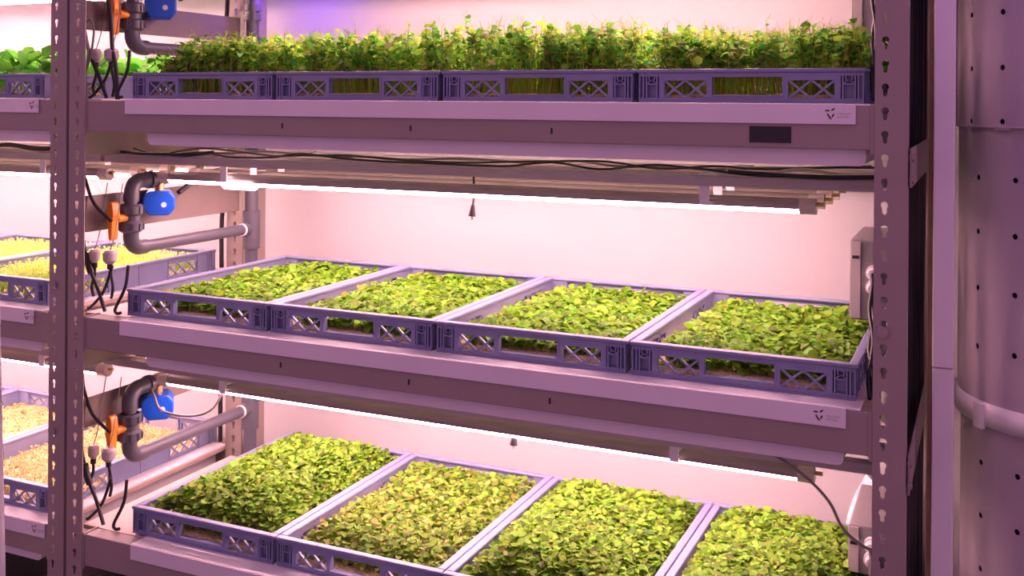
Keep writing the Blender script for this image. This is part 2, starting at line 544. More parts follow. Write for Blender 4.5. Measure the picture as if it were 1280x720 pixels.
def stems(p0, p1, r, cols):
    """three-sided tapering stems with a slight bend"""
    n = len(p0)
    mid = (p0 + p1) / 2 + RNG.normal(0, 0.004, (n, 3)) * np.array([1, 1, 0])
    ring = np.array([(math.cos(a), math.sin(a), 0) for a in (0, 2.094, 4.189)])
    V = []
    for P, k in ((p0, 1.0), (mid, 0.85), (p1, 0.6)):
        V.append(P[:, None, :] + ring[None] * (r[:, None, None] * k))
    V = np.concatenate(V, 1).reshape(-1, 3)
    fl = []
    for a in (0, 3):
        for i in range(3):
            j = (i + 1) % 3
            fl.append((a + i, a + j, a + 3 + j, a + 3 + i))
    fl.append((6, 7, 8, -1))
    fl = np.array(fl)
    F = np.where(fl[None] < 0, -1, fl[None] + (np.arange(n) * 9)[:, None, None]).reshape(-1, 4)
    return V, F, np.repeat(cols, 9, axis=0)

def smooth_noise(x, y, seed, f=12.0):
    r = np.random.default_rng(seed)
    out = np.zeros_like(x)
    for _ in range(7):
        a = r.uniform(0, 6.28); k = f * r.uniform(0.5, 1.8)
        out += np.sin(k * (x * math.cos(a) + y * math.sin(a)) * 3.0 + r.uniform(0, 6.28))
    return out / 7 ** 0.5 / 1.5

def jitter_cols(base, n, v=0.25, hue=0.18, tip=None):
    base = np.array(base)
    k = RNG.uniform(1 - v, 1 + v, (n, 1))
    h = RNG.normal(0, hue, (n, 1))
    c = base * k * np.concatenate([1 + h, 1 - 0.3 * h, 1 + 0 * h], 1)
    return np.clip(c, 0.003, 0.95)

IN = 0.019                                              # inside of the rim

def greens(x, y, z, style, label, group, seed):
    """one planting: mat, stems and leaves, standing in the crate at (x, y, z)"""
    global RNG
    RNG = np.random.default_rng(seed)
    t = thing('microgreens', label, 'microgreens', (x, y, z + 0.0042), group)
    def inside(n, m=0.0):
        return RNG.uniform(IN + m, CW - IN - m, n), RNG.uniform(IN + m, CD - IN - m, n)
    # growing mat: a low lumpy pad
    gx, gy = 14, 20
    xs = np.linspace(0.0155, CW - 0.0155, gx); ys = np.linspace(0.016, CD - 0.016, gy)
    mb = MB()
    zz = 0.010
    G = [[(a, c, zz + 0.003 * float(smooth_noise(np.array(a), np.array(c), seed, 20)) ) for a in xs] for c in ys]
    vs = [p for row in G for p in row]
    fs = [(j * gx + i, j * gx + i + 1, (j + 1) * gx + i + 1, (j + 1) * gx + i) for j in range(gy - 1) for i in range(gx - 1)]
    nb = len(vs)
    edge = [i for i in range(gx)] + [j * gx + gx - 1 for j in range(1, gy)] + [(gy - 1) * gx + i for i in range(gx - 2, -1, -1)] + [j * gx for j in range(gy - 2, 0, -1)]
    vs += [(vs[i][0], vs[i][1], 0.0) for i in edge]
    ne = len(edge)
    fs += [(edge[(i + 1) % ne], edge[i], nb + i, nb + (i + 1) % ne) for i in range(ne)]
    mb.add(vs, fs, True)
    mb.build('growing_mat', 'mat_pale' if style in ('sprout', 'bare') else 'mat_pea', t)

    if style == 'pea':
        n = 800
        px, py = inside(n, 0.0)
        py = np.where(py < IN + 0.035, py + 0.05, py)
        grow = 0.90 + 0.10 * smooth_noise(px * 1.0 + x, py, 5, 4)
        if 'first' in label: grow = grow * np.clip(0.45 + px / 0.16, 0.45, 1.0)
        h = RNG.normal(0.128, 0.014, n) * grow
        lean = RNG.normal(0, 0.014, (n, 2))
        p0 = np.stack([px, py, np.full(n, 0.008)], 1)
        p1 = np.stack([np.clip(px + lean[:, 0], 0.004, CW - 0.004), np.clip(py + lean[:, 1] - 0.002, 0.006, CD), h], 1)
        scol = jitter_cols((0.42, 0.55, 0.08), n, 0.25)
        parts_s = [stems(p0, p1, np.full(n, 0.0013), scol)]
        # tendrils at the tips
        nt_ = 1700
        idx = RNG.integers(0, n, nt_)
        q0 = p1[idx]; q1 = q0 + np.stack([RNG.normal(0, 0.013, nt_), RNG.normal(0, 0.013, nt_), RNG.uniform(0.004, 0.022, nt_)], 1)
        parts_s.append(stems(q0, q1, np.full(nt_, 0.0007), jitter_cols((0.50, 0.66, 0.11), nt_, 0.2)))
        nl = 8
        idx = np.repeat(np.arange(n), nl)
        f = RNG.beta(3.0, 1.3, len(idx)) * 1.03
        f = np.where(h[idx] * f < 0.055, RNG.uniform(0.6, 1.0, len(idx)), f)
        pos = p0[idx] + (p1[idx] - p0[idx]) * f[:, None]
        m = len(idx)
        dark = RNG.uniform(0, 1, m) < 0.40
        col = np.where(dark[:, None], jitter_cols((0.10, 0.36, 0.035), m, 0.35), jitter_cols((0.37, 0.68, 0.07), m, 0.3))
        pale = RNG.uniform(0, 1, m) < 0.10
        col = np.where(pale[:, None], jitter_cols((0.45, 0.60, 0.18), m, 0.2), col)
        parts_l = [leaves(pos, RNG.uniform(0, 6.283, m), RNG.uniform(-0.3, 0.9, m), RNG.normal(0, 0.6, m),
                          RNG.uniform(0.010, 0.021, m), RNG.uniform(0.7, 1.1, m), col)]
    elif style in ('low', 'lush', 'thin', 'broad'):
        n = {'low': 3900, 'lush': 6400, 'thin': 4200, 'broad': 520}[style]
        mL = {'low': 0.030, 'lush': 0.004, 'thin': 0.022, 'broad': 0.0}[style]
        px = RNG.uniform(IN + mL, CW - IN - 0.006, n); py = RNG.uniform(IN + 0.008, CD - IN - 0.012, n)
        u = (px - IN) / (CW - 2 * IN); v = (py - IN) / (CD - 2 * IN)
        edge_ = np.clip(np.minimum(np.minimum(u, 1 - u) * 0.36, np.minimum(v, 1 - v) * 0.56) / 0.05, 0, 1)
        edge_ = 1 - (1 - edge_) ** 2
        nz = smooth_noise(px, py, seed, 9)
        if style == 'low':
            top = 0.022 + 0.022 * edge_ + 0.005 * nz
        elif style == 'thin':
            top = 0.024 + 0.032 * edge_ + 0.006 * nz
        elif style == 'broad':
            top = 0.082 + 0.018 * nz
        else:
            dome = np.clip(np.minimum(np.minimum(u, 1 - u) * 0.36, np.minimum(v, 1 - v) * 0.56) / 0.13, 0, 1)
            dome = 1 - (1 - dome) ** 2
            top = 0.038 + 0.058 * dome + 0.005 * nz
        depth = RNG.exponential(0.006, n)
        hz = np.clip(top - depth, 0.012, 1)
        if style != 'broad':                             # leaves also hang low along the front edge
            fs_ = RNG.uniform(0, 1, n) < 0.06
            py = np.where(fs_, RNG.uniform(IN + 0.004, 0.080, n), py)
            hz = np.minimum(hz, 0.014 + (py - IN) * (0.55 if style != 'lush' else 1.1) + RNG.uniform(0, 0.006, n))
        m = n
        cbase = {'low': (0.215, 0.44, 0.03), 'lush': (0.225, 0.425, 0.035), 'thin': (0.235, 0.41, 0.04), 'broad': (0.15, 0.55, 0.05)}[style]
        col = jitter_cols(cbase, m, 0.32, 0.09)
        dk = RNG.uniform(0, 1, m) < (0.14 if style != 'lush' else 0.20)
        col = np.where(dk[:, None], jitter_cols(np.array(cbase) * 0.42, m, 0.25), col)
        if style == 'thin':
            br = RNG.uniform(0, 1, m) < 0.16
            col = np.where(br[:, None], jitter_cols((0.36, 0.42, 0.10), m, 0.25), col)
        if style in ('low', 'thin'):                     # yellowish fringe by the left wall
            fr = (RNG.uniform(0, 1, m) < np.clip(1 - (px - IN - mL) / 0.05, 0, 1) * 0.4)
            col = np.where(fr[:, None], jitter_cols((0.33, 0.42, 0.06), m, 0.2), col)
        sz = {'low': (0.012, 0.023), 'lush': (0.0105, 0.020), 'thin': (0.010, 0.019), 'broad': (0.03, 0.055)}[style]
        pos = np.stack([px, py, hz], 1)
        size = RNG.uniform(*sz, m); yaw = RNG.uniform(0, 6.283, m)
        # keep leaf tips inside the rim where the canopy is lower than the rim
        reach = pos[:, :2] + np.stack([np.cos(yaw), np.sin(yaw)], 1) * size[:, None]
        low_ = hz < 0.062
        bad = low_ & ((reach[:, 0] < IN) | (reach[:, 0] > CW - IN) | (reach[:, 1] < IN) | (reach[:, 1] > CD - IN))
        yaw = np.where(bad, np.arctan2(CD / 2 - py, CW / 2 - px) + RNG.normal(0, 0.5, m), yaw)
        parts_l = [leaves(pos, yaw, RNG.normal(0.18, 0.33 if style != 'broad' else 0.6, m), RNG.normal(0, 0.38, m), size, RNG.uniform(0.85, 1.3, m), col)]
        ns = {'low': 1500, 'lush': 1200, 'thin': 1500, 'broad': 200}[style]
        si = RNG.integers(0, n, ns)
        p1 = pos[si].copy(); p0 = p1.copy(); p0[:, 2] = 0.008
        p0[:, :2] += RNG.normal(0, 0.004, (ns, 2)); p0[:, 0] = np.clip(p0[:, 0], IN, CW - IN); p0[:, 1] = np.clip(p0[:, 1], IN, CD - IN)
        parts_s = [stems(p0, p1, np.full(ns, 0.0010), jitter_cols((0.55, 0.52, 0.22), ns, 0.2))]
    else:                                                # 'sprout' yellow shoots, 'bare' just sprouting
        n = 3800
        px, py = inside(n, 0.004)
        tall = 0.040 if style == 'sprout' else 0.009
        h = 0.010 + RNG.uniform(0.4, 1.0, n) * tall + 0.006 * smooth_noise(px, py, seed, 9) * (1 if style == 'sprout' else 0.3)
        p0 = np.stack([px, py, np.full(n, 0.006)], 1)
        p1 = np.stack([px + RNG.normal(0, 0.004, n), py + RNG.normal(0, 0.004, n), h], 1)
        cb = (0.62, 0.80, 0.20) if style == 'sprout' else (0.62, 0.56, 0.27)
        parts_s = [stems(p0, p1, np.full(n, 0.0014), jitter_cols(cb, n, 0.15, 0.08))]
        m = n
        parts_l = [leaves(p1, RNG.uniform(0, 6.283, m), RNG.normal(0.3, 0.4, m), RNG.normal(0, 0.4, m),
                          RNG.uniform(0.004, 0.009, m), RNG.uniform(0.7, 1.1, m), jitter_cols(cb, m, 0.15, 0.08))]
    def join(parts):
        V, F, C, o = [], [], [], 0
        for v_, f_, c_ in parts:
            V.append(v_); C.append(c_); F.append(np.where(f_ < 0, -1, f_ + o)); o += len(v_)
        return np.concatenate(V), np.concatenate(F), np.concatenate(C)
    o = obj('stems', mesh_np('stems', *join(parts_s), 'leaf'), t); tag(o, kind='stuff')
    o = obj('leaves', mesh_np('leaves', *join(parts_l), 'leaf'), t); tag(o, kind='stuff')
    return t

WHICH = ['first crate from the twin posts', 'second crate from the twin posts', 'third crate from the twin posts', 'fourth crate from the twin posts']
SH = {0: 'top', 1: 'middle', 2: 'bottom'}
X0 = {0: 0.010, 1: 0.000, 2: 0.020}
GAP = 0.402
STY = {0: ['pea'] * 4, 1: ['low'] * 4, 2: ['lush', 'thin', 'lush', 'lush']}
WORDS = {'pea': 'tall tangled pea shoots', 'low': 'short even round green leaves', 'lush': 'domed mound of green leaves',
         'thin': 'patchy yellowing green leaves'}
for k in range(3):
    zb = LV[k] - CH + 0.0035
    for i in range(4):
        x = X0[k] + i * GAP
        crate(x, 0.0, zb, 'blue-grey lattice ' + WHICH[i] + ' on the ' + SHELF[k], 'crates on the main rack')
        greens(x, 0.0, zb, STY[k][i], WORDS[STY[k][i]] + ' in the ' + WHICH[i] + (', ' + SH[k] + ' shelf' if k else ''), 'microgreens on the main rack', 100 + 10 * k + i)

LX = {0: -0.256, 1: -0.241, 2: -0.231}
LSTY = {0: ('broad', 'bright broad-leaved greens'), 1: ('sprout', 'pale yellow shoots'), 2: ('bare', 'peach-coloured just sprouted seeds')}
ORD = ['crate next to the twin posts', 'crate second from the twin posts', 'crate third from the twin posts']
for k in range(3):
    zb = LV[k] - CH + 0.0035
    for i in range(2 if k == 0 else 3):
        x = LX[k] - CW - i * GAP
        crate(x, 0.0, zb, 'blue-grey lattice ' + ORD[i] + ', neighbouring rack, holding ' + LSTY[k][1], 'crates on the neighbouring rack')
        greens(x, 0.0, zb, LSTY[k][0], LSTY[k][1] + ' in the ' + ORD[i] + ', neighbouring rack', 'microgreens on the neighbouring rack', 300 + 10 * k + i)

# ------------------------------------------------------------------ grow lights
ROWS = (0.165, 0.275, 0.385, 0.495)
ROWN = ['front row', 'second row', 'third row', 'wall row']
def half_tube(x0, x1, cy, cz, r, a0, a1, n, m):
    ring = [(cy + r * math.sin(a0 + (a1 - a0) * i / n), cz + r * math.cos(a0 + (a1 - a0) * i / n)) for i in range(n + 1)]
    vs = [(x0, a, c) for a, c in ring] + [(x1, a, c) for a, c in ring]
    m.add(vs, [(i, i + 1, n + 2 + i, n + 1 + i) for i in range(n)], True)
    m.add(vs, [tuple(range(n, -1, -1)), tuple(range(n + 1, 2 * n + 2))])
    m.add(vs, [(0, n + 1, 2 * n + 1, n)])
    return m

def grow_light(off, k, row, x0, x1, rx0, rx1, clips, where):
    y = ROWS[row]; zr = LV[k]
    t = thing('grow_light', 'slim LED grow light, ' + ROWN[row] + ' under the ' + where, 'grow light', (off, y, zr - 0.247), 'LED grow lights under the shelves')
    MB().box(rx0, rx1, -0.060, -0.032, 0.035, 0.053).build('mounting_rail', 'rail', t)
    r = 0.0145
    d = math.radians(112)
    half_tube(x0 + 0.03, x1 - 0.03, 0, 0, r, -d, d, 9, MB()).build('housing', 'alu', t)
    half_tube(x0 + 0.03, x1 - 0.03, 0, 0, r * 0.985, d, 2 * math.pi - d, 6, MB()).build('diffuser', 'tube', t)
    for a, c in ((x0, x0 + 0.03), (x1 - 0.03, x1)):
        e = MB(); e.cyl((a, 0, 0), (c, 0, 0), r * 1.06, n=14)
        eo = e.build('end_cap', 'clear', t)
        s_ = -1 if a == x0 else 1
        ex = a if s_ < 0 else c
        MB().cyl((ex, 0, 0.004), (ex + s_ * 0.014, 0, 0.004), 0.004, n=8).build('contact_pin', 'brass', eo)
    for cx in clips:
        c = MB()
        c.box(cx - 0.009, cx + 0.009, -0.031, -0.0275, -0.004, 0.055)
        c.box(cx - 0.009, cx + 0.009, -0.030, 0.008, r + 0.0005, r + 0.003)
        c.box(cx - 0.009, cx + 0.028, -0.045, -0.0275, 0.0535, 0.0560)
        c.build('clip', 'whitepl', t)
    return t

for k in (-1, 0, 1):
    for row in range(4):
        gl = grow_light(0.0, k, row, -0.048 if k >= 0 else 0.16, 1.512, -0.06 if row == 3 else -0.175, 1.628, (0.166, 1.309 if k <= 0 else 1.254), SHELF[k])
        if k == 0 and row == 0:
            half_tube(0.150, 0.232, 0, -0.002, 0.0205, math.radians(100), math.radians(260), 8, MB()).build('joint_cover_glare', 'tube', gl)  # tube glare at the clip, put in as an emissive cover
        grow_light(LOFF, k, row, 0.02, 1.60, 0.0, 1.628, (0.25, 1.40), SHELF[k] + (' of' if k >= 0 else ',') + ' the neighbouring rack')

# ------------------------------------------------------------------ water pipes and valves
PX = -0.090
def ball_valve(k, zlow):
    t = thing('water_pipe', 'grey feed pipe with orange lever beside the crates of the ' + SHELF[k], 'pipe', (PX, 0.0, zlow), 'feed pipes on the main rack')
    ztop = 0.160
    yv, yr, r = 0.106, 0.560, 0.0150
    p = MB(); p.tube([(0, yv + 0.03, 0), (0, yr, 0)], r, n=16, curve=False)
    p.build('feed_pipe', 'pvc', t)
    def arc(c, a0, a1, R, n=7):
        return [(0, c[0] + R * math.cos(a0 + (a1 - a0) * i / n), c[1] + R * math.sin(a0 + (a1 - a0) * i / n)) for i in range(n + 1)]
    R = 0.030
    e = MB(); e.tube([(0, yv + 0.048, 0)] + arc((yv + R, R), -math.pi / 2, -math.pi, R) + [(0, yv, 0.05)], 0.0185, n=16, curve=False)
    e.build('elbow', 'pvc', t)
    v = MB(); v.cyl((0, yv, 0.02), (0, yv, ztop - 0.02), r * 1.02, n=16)
    v.build('valve_pipe', 'pvc', t)
    bb = MB(); bb.cyl((0, yv, 0.050), (0, yv, 0.108), 0.0215, n=18)
    body = bb.build('valve_body', 'pvc', t)
    for z0 in (0.045, 0.085):
        u = MB(); u.cyl((0, yv, z0), (0, yv, z0 + 0.018), 0.0285, n=18)
        u.cyl((0, yv, z0 + 0.018), (0, yv, z0 + 0.023), 0.0285, 0.023, n=18)
        u.cyl((0, yv, z0 - 0.005), (0, yv, z0), 0.023, 0.0285, n=18)
        uo = u.build('union_nut', 'pvc', t)
        for a in range(10):
            q = 2 * math.pi * a / 10
            MB().box(-0.003, 0.003, -0.0025, 0.0025, z0 + 0.001, z0 + 0.017,
                     Matrix.Translation((0.0285 * math.cos(q), yv + 0.0285 * math.sin(q), 0)) @ Matrix.Rotation(q, 4, 'Z')).build('grip_rib', 'pvc', uo)
    MB().cyl((0, yv - 0.015, 0.077), (0, yv - 0.046, 0.077), 0.010, n=12).build('valve_stem', 'orange', t)
    # tapering orange lever with rounded ends
    prof = []
    for i in range(20):
        a = 2 * math.pi * i / 20
        wz = 0.046 * math.sin(a); wx = (0.0082 + (0.0025 if wz > 0 else -0.0015)) * math.copysign(abs(math.cos(a)) ** 0.6, math.cos(a))
        prof.append((wx, 0.072 + wz))
    h = MB(); h.prism(prof, yv - 0.068, yv - 0.046)
    bevel(h.build('lever', 'orange', t), 0.004, 2)
    # top elbow towards the wall, brass fitting
    e = MB(); e.tube([(0, yv, ztop - 0.045)] + arc((yv + R, ztop - R + 0.003), math.pi, math.pi / 2, R) + [(0, yv + 0.062, ztop + 0.003)], 0.0185, n=16, curve=False)
    e.build('elbow', 'pvc', t)
    MB().cyl((0, yv + 0.055, ztop + 0.003), (0, yv + 0.068, ztop + 0.003), 0.022, n=18).build('elbow_collar', 'pvc', t)
    q = MB(); q.cyl((0, yv + 0.062, ztop + 0.003), (0, yv + 0.125, ztop + 0.003), 0.0145, n=8)
    q.cyl((0, yv + 0.082, ztop + 0.003), (0, yv + 0.105, ztop + 0.003), 0.019, n=6)
    q.build('brass_fitting', 'brass', t)
    # riser and tee at the wall side
    rz = MB(); rz.cyl((0, yr + 0.004, -0.245), (0, yr + 0.004, 0.248), 0.0185, n=18); rz.build('riser', 'pvc', t)
    te = MB(); te.cyl((0, yr + 0.004, -0.056), (0, yr + 0.004, 0.050), 0.0245, n=18)
    te.cyl((0, yr - 0.034, 0), (0, yr, 0), 0.0185, n=16)
    te.build('tee', 'pvc', t)
    cl = MB(); cl.cyl((0, yr - 0.040, 0), (0, yr - 0.034, 0), 0.0175, n=16); tag(cl.build('clamp_ring', 'whitepl', t), 'white clamp ring')
    if k == 0:
        cp = MB(); cp.cyl((0, yr + 0.004, 0.098), (0, yr + 0.004, 0.116), 0.0250, n=18); cp.cyl((0, yr + 0.004, 0.124), (0, yr + 0.004, 0.142), 0.0250, n=18)
        cp.build('riser_coupling', 'pvc', t)
    # blue motor head below the fitting
    a = thing('valve_actuator', 'blue motor head of the valve on the feed pipe by the ' + SHELF[k], 'valve', (PX, yv + 0.094, zlow + ztop - 0.055), 'blue motor heads')
    b8 = MB()
    prof = []
    for px_, pz_ in ((-0.038, -0.012), (-0.022, -0.031), (0.024, -0.031), (0.039, -0.014), (0.039, 0.014), (0.026, 0.030), (-0.024, 0.030), (-0.038, 0.014)):
        prof.append((px_, pz_))
    b8.prism(prof, -0.036, 0.030)
    bevel(b8.build('housing', 'blue', a), 0.004, 2)
    a.rotation_euler = (0, 0, math.radians(42))
    MB().cyl((0, 0, 0.028), (0, 0, 0.047), 0.012, n=14).build('neck', 'brass', a)
    MB().cyl((0.012, -0.0355, -0.004), (0.012, -0.0385, -0.004), 0.0065, n=14).build('indicator', 'whitepl', a)
    cap = MB(); cap.cyl((0.0, -0.036, 0.0), (0.0, -0.0372, 0.0), 0.022, n=18); cap.build('front_cap', 'blue', a)
    return t

ball_valve(-0, 1.676)
ball_valve(1, 1.188)
ball_valve(2, 0.682)

# side panels of the neighbouring rack seen across the gap
for k, (z0, z1) in {0: (1.712, 1.782), 1: (1.236, 1.322), 2: (0.775, 0.845)}.items():
    p = MB(); p.box(-0.1335, -0.1300, 0.004, 0.56, z0, z1)
    tag(bevel(p.build('cable_trunking', 'trunk'), 0.001), 'flat grey trunking strip behind the valve of the ' + SHELF[k], 'trunking', 'trunking strips')

# ------------------------------------------------------------------ small cable connectors in the left gap
def cable(name, pts, r, material, label, group=None, n=7, sub=5):
    o = MB().tube(pts, r, n=n, sub=sub).build(name, material)
    return tag(o, label, 'cable', group)

for k, z in ((0, 1.650), (1, 1.178), (2, 0.716)):
    for i, x in enumerate((-0.118, -0.070)):
        t = thing('plug_connector', 'white plug connector ' + ('nearer the post' if i == 0 else 'nearer the pipe') + ' above the beam of the ' + SHELF[k], 'plug', (x, 0.02, z), 'hanging plug connectors')
        c = MB()
        q = 0.68 if i == 0 else 0.88
        c.cyl((0, 0, -0.014), (0, 0, -0.006), 0.009 * q, 0.018 * q, n=16, caps=True)
        c.cyl((0, 0, -0.006), (0, 0, 0.012), 0.018 * q, 0.019 * q, n=16)
        c.cyl((0, 0, 0.012), (0, 0, 0.018), 0.019 * q, 0.013 * q, n=16)
        c.build('cap', 'plugpl', t)
        MB().cyl((0, 0, -0.026), (0, 0, -0.014), 0.0065, n=10).build('gland', 'black', t)
        dx = 0.012 if i else -0.006
        MB().tube([(0, 0, -0.022), (dx * 0.3, 0.002, -0.045), (dx, -0.002, -0.07), (dx * 0.4, 0, -0.094)], 0.0036, n=7).build('cord', 'black', t)
        MB().tube([(0, 0, 0.017), (0.003, 0.01, 0.05), (-0.006, 0.03, 0.10), (-0.012, 0.05, 0.17)], 0.0012, n=6).build('supply_wire', 'wiregrey', t)

B = 'black'
for k in range(3):
    z = LV[k]
    nm = SHELF[k]
    cable('power_cable', [(-0.147, 0.01, z + 0.115), (-0.128, 0.01, z + 0.05), (-0.098, 0.01, z - 0.004), (-0.064, 0.0, z - 0.054)], 0.0045, B,
          'black cable slanting down beside the twin posts to the beam of the ' + nm)
    cable('power_cable', [(-0.006, 0.012, z + 0.055), (-0.008, 0.006, z + 0.006), (-0.030, -0.002, z - 0.044), (-0.022, -0.006, z - 0.054), (-0.010, -0.006, z - 0.052)], 0.0038, B,
          'black cable looping down under the pipe elbow of the ' + nm)
    if k:
        cable('power_cable', [(-0.146, 0.012, z + 0.285), (-0.14, 0.012, z + 0.247), (-0.112, 0.012, z + 0.192), (-0.075, 0.03, z + 0.150)], 0.0040, B,
              'black cable dropping from the light rail to the orange lever by the ' + nm)
    cable('power_cable', [(-0.058, 0.016, z + 0.050), (-0.083, 0.014, z - 0.012), (-0.118, 0.010, z - 0.050), (-0.126, 0.006, z - 0.053)], 0.0036, B,
          'black cable trailing back from the plug toward the posts by the ' + nm)
# darker junction lump in the slanting cables
for k in (1, 2):
    z = LV[k]
    t = MB(); t.tube([(-0.135, 0.01, z + 0.075), (-0.128, 0.01, z + 0.05), (-0.117, 0.01, z + 0.028)], 0.008, n=9)
    tag(t.build('inline_connector', 'black'), 'black inline connector on the slanting cable by the ' + SHELF[k], 'connector', 'inline connectors')

# loop of thin cable by the posts at the top
cable('thin_cable', [(-0.118, -0.012, 1.60), (-0.112, -0.01, 1.66), (-0.122, -0.01, 1.71), (-0.108, -0.01, 1.735), (-0.094, -0.01, 1.71), (-0.104, -0.01, 1.65), (-0.118, -0.01, 1.61), (-0.115, -0.01, 1.549)], 0.0028, 'wiregrey',
      'thin grey cable coiled in a loop beside the top of the twin posts')
cable('power_cable', [(-0.085, 0.02, 1.80), (-0.072, 0.02, 1.74), (-0.062, 0.015, 1.67), (-0.045, 0.01, 1.62), (-0.034, 0.004, 1.549)], 0.0052, B,
      'black cable running down past the orange lever at the top')

# cables draped on the light rails under the pea shelf and the middle shelf
def rail_cable(k, y, x0, x1, seed, r, material, label, amp=0.012, base=0.055):
    rr = random.Random(seed)
    n = max(4, int((x1 - x0) / 0.10))
    z = LV[k] - 0.247 + base
    pts = []
    for i in range(n + 1):
        f = i / n
        pts.append((x0 + (x1 - x0) * f, y + rr.uniform(-0.014, 0.014), z + r + amp * max(0, rr.uniform(-0.7, 1))))
    return cable('rail_cable', pts, r, material, label, 'cables lying on the light rails')
RC = [('black cable lying along the front light rail under the pea shoot shelf', 0, 0.125, -0.10, 1.60, 0.0022, B),
      ('thin black cable snaking behind the front light rail under the pea shoot shelf', 0, 0.20, -0.05, 1.62, 0.0022, B),
      ('grey cable on the second light rail under the pea shoot shelf', 0, 0.245, 0.0, 1.60, 0.0026, 'wiregrey'),
      ('beige cable crossing the rails by the control box end of the pea shoot shelf', 0, 0.15, 1.35, 1.625, 0.0032, 'clear'),
      ('short black cable bunch on the rail near the right-hand post', 0, 0.11, 1.36, 1.62, 0.0042, B),
      ('short black cable bunch on the rail beside the blue valve', 0, 0.11, -0.12, 0.16, 0.0042, B),
      ('black cable on the front light rail under the middle shelf', 1, 0.125, -0.10, 0.25, 0.0026, B),
      ('thin black cable on the second rail under the middle shelf', 1, 0.24, -0.05, 1.60, 0.0022, B)]
for i, (lb, k, y, x0, x1, r, mt_) in enumerate(RC):
    rail_cable(k, y, x0, x1, 40 + i, r, mt_, lb, 0.016 if k == 0 else 0.006)
rail_cable(0, 0.12, LOFF + 1.2, LOFF + 1.62, 77, 0.006, B, 'black cable bunch on the light rail of the neighbouring rack')

# cables hanging from trunking to rear post
for k in range(3):
    z = LV[k]
    cable('power_cable', [(-0.09, 0.27, z + 0.20), (-0.10, 0.36, z + 0.232), (-0.115, 0.47, z + 0.245), (-0.165, 0.545, z + 0.20), (-0.188, 0.556, z + 0.10), (-0.188, 0.556, z - 0.04)], 0.0065, B,
          'black cable arching from the blue valve to the rear post by the ' + SHELF[k])
# white tubing loops near the bottom level
cable('thin_hose', [(-0.09, 0.165, 0.852), (-0.055, 0.15, 0.825), (-0.02, 0.14, 0.795), (0.06, 0.15, 0.79), (0.12, 0.16, 0.815), (0.16, 0.16, 0.885)], 0.003, 'wiregrey',
      'thin grey hose swinging from the lowest blue valve up to the light rail')
cable('thin_hose', [(0.10, 0.52, 0.86), (0.135, 0.52, 0.78), (0.20, 0.52, 0.742), (0.28, 0.52, 0.755), (0.34, 0.52, 0.80), (0.37, 0.52, 0.875)], 0.0042, 'wirewhite',
      'white cable loop hanging under the middle shelf against the wall')
cable('thin_cable', [(1.44, 0.10, 0.918), (1.50, 0.10, 0.885), (1.545, 0.10, 0.845), (1.57, 0.10, 0.80), (1.605, 0.10, 0.775), (1.645, 0.09, 0.77)], 0.0028, 'wiregrey',
      'thin wire sagging from the middle shelf light to the right-hand post')
# cables on the neighbouring rack wall and under its bottom shelf
for i, xx in enumerate((-0.52, -0.46)):
    cable('thin_cable', [(xx, 0.40, 1.375), (xx + 0.02, 0.40, 1.31), (xx + 0.07, 0.40, 1.25), (xx + 0.13, 0.41, 1.21)], 0.0022, 'wiregrey',
          'thin wire hanging from the neighbouring light, ' + ('farther from' if i == 0 else 'nearer') + ' the posts')
for i in range(2):
    cable('power_cable', [(-1.0, 0.16 + 0.03 * i, 0.43), (-0.75, 0.17, 0.40 + 0.02 * i), (-0.5, 0.16, 0.43 - 0.03 * i), (-0.3, 0.17, 0.405 + 0.02 * i), (-0.02, 0.18, 0.41)], 0.007, B,
          'thick black cable under the bottom shelf of the neighbouring rack, ' + ('aisle side' if i == 0 else 'wall side'))

# hanging sensor plugs
for nm, x, y, z0, z1, rr in (('black tapered sensor plug hanging under the pea shoot shelf', 0.80, 0.17, 1.395, 1.306, 0.0085),
                             ('small grey sensor nub hanging under the middle shelf', 0.90, 0.17, 0.90, 0.833, 0.0085)):
    t = thing('sensor_plug', nm, 'sensor', (x, y, z1))
    m = MB(); m.cyl((0, 0, 0.0), (0.002, 0, 0.024), rr, rr * 0.5, n=12); m.build('plug', 'black', t)
    MB().tube([(0.002, 0, 0.022), (0.004, 0, 0.045), (0.003, 0, z0 - z1)], 0.0025, n=6).build('lead', 'black', t)
    MB().cyl((0, 0, -0.008), (0, 0, -0.001), 0.003, n=8).build('tip', 'clear', t)

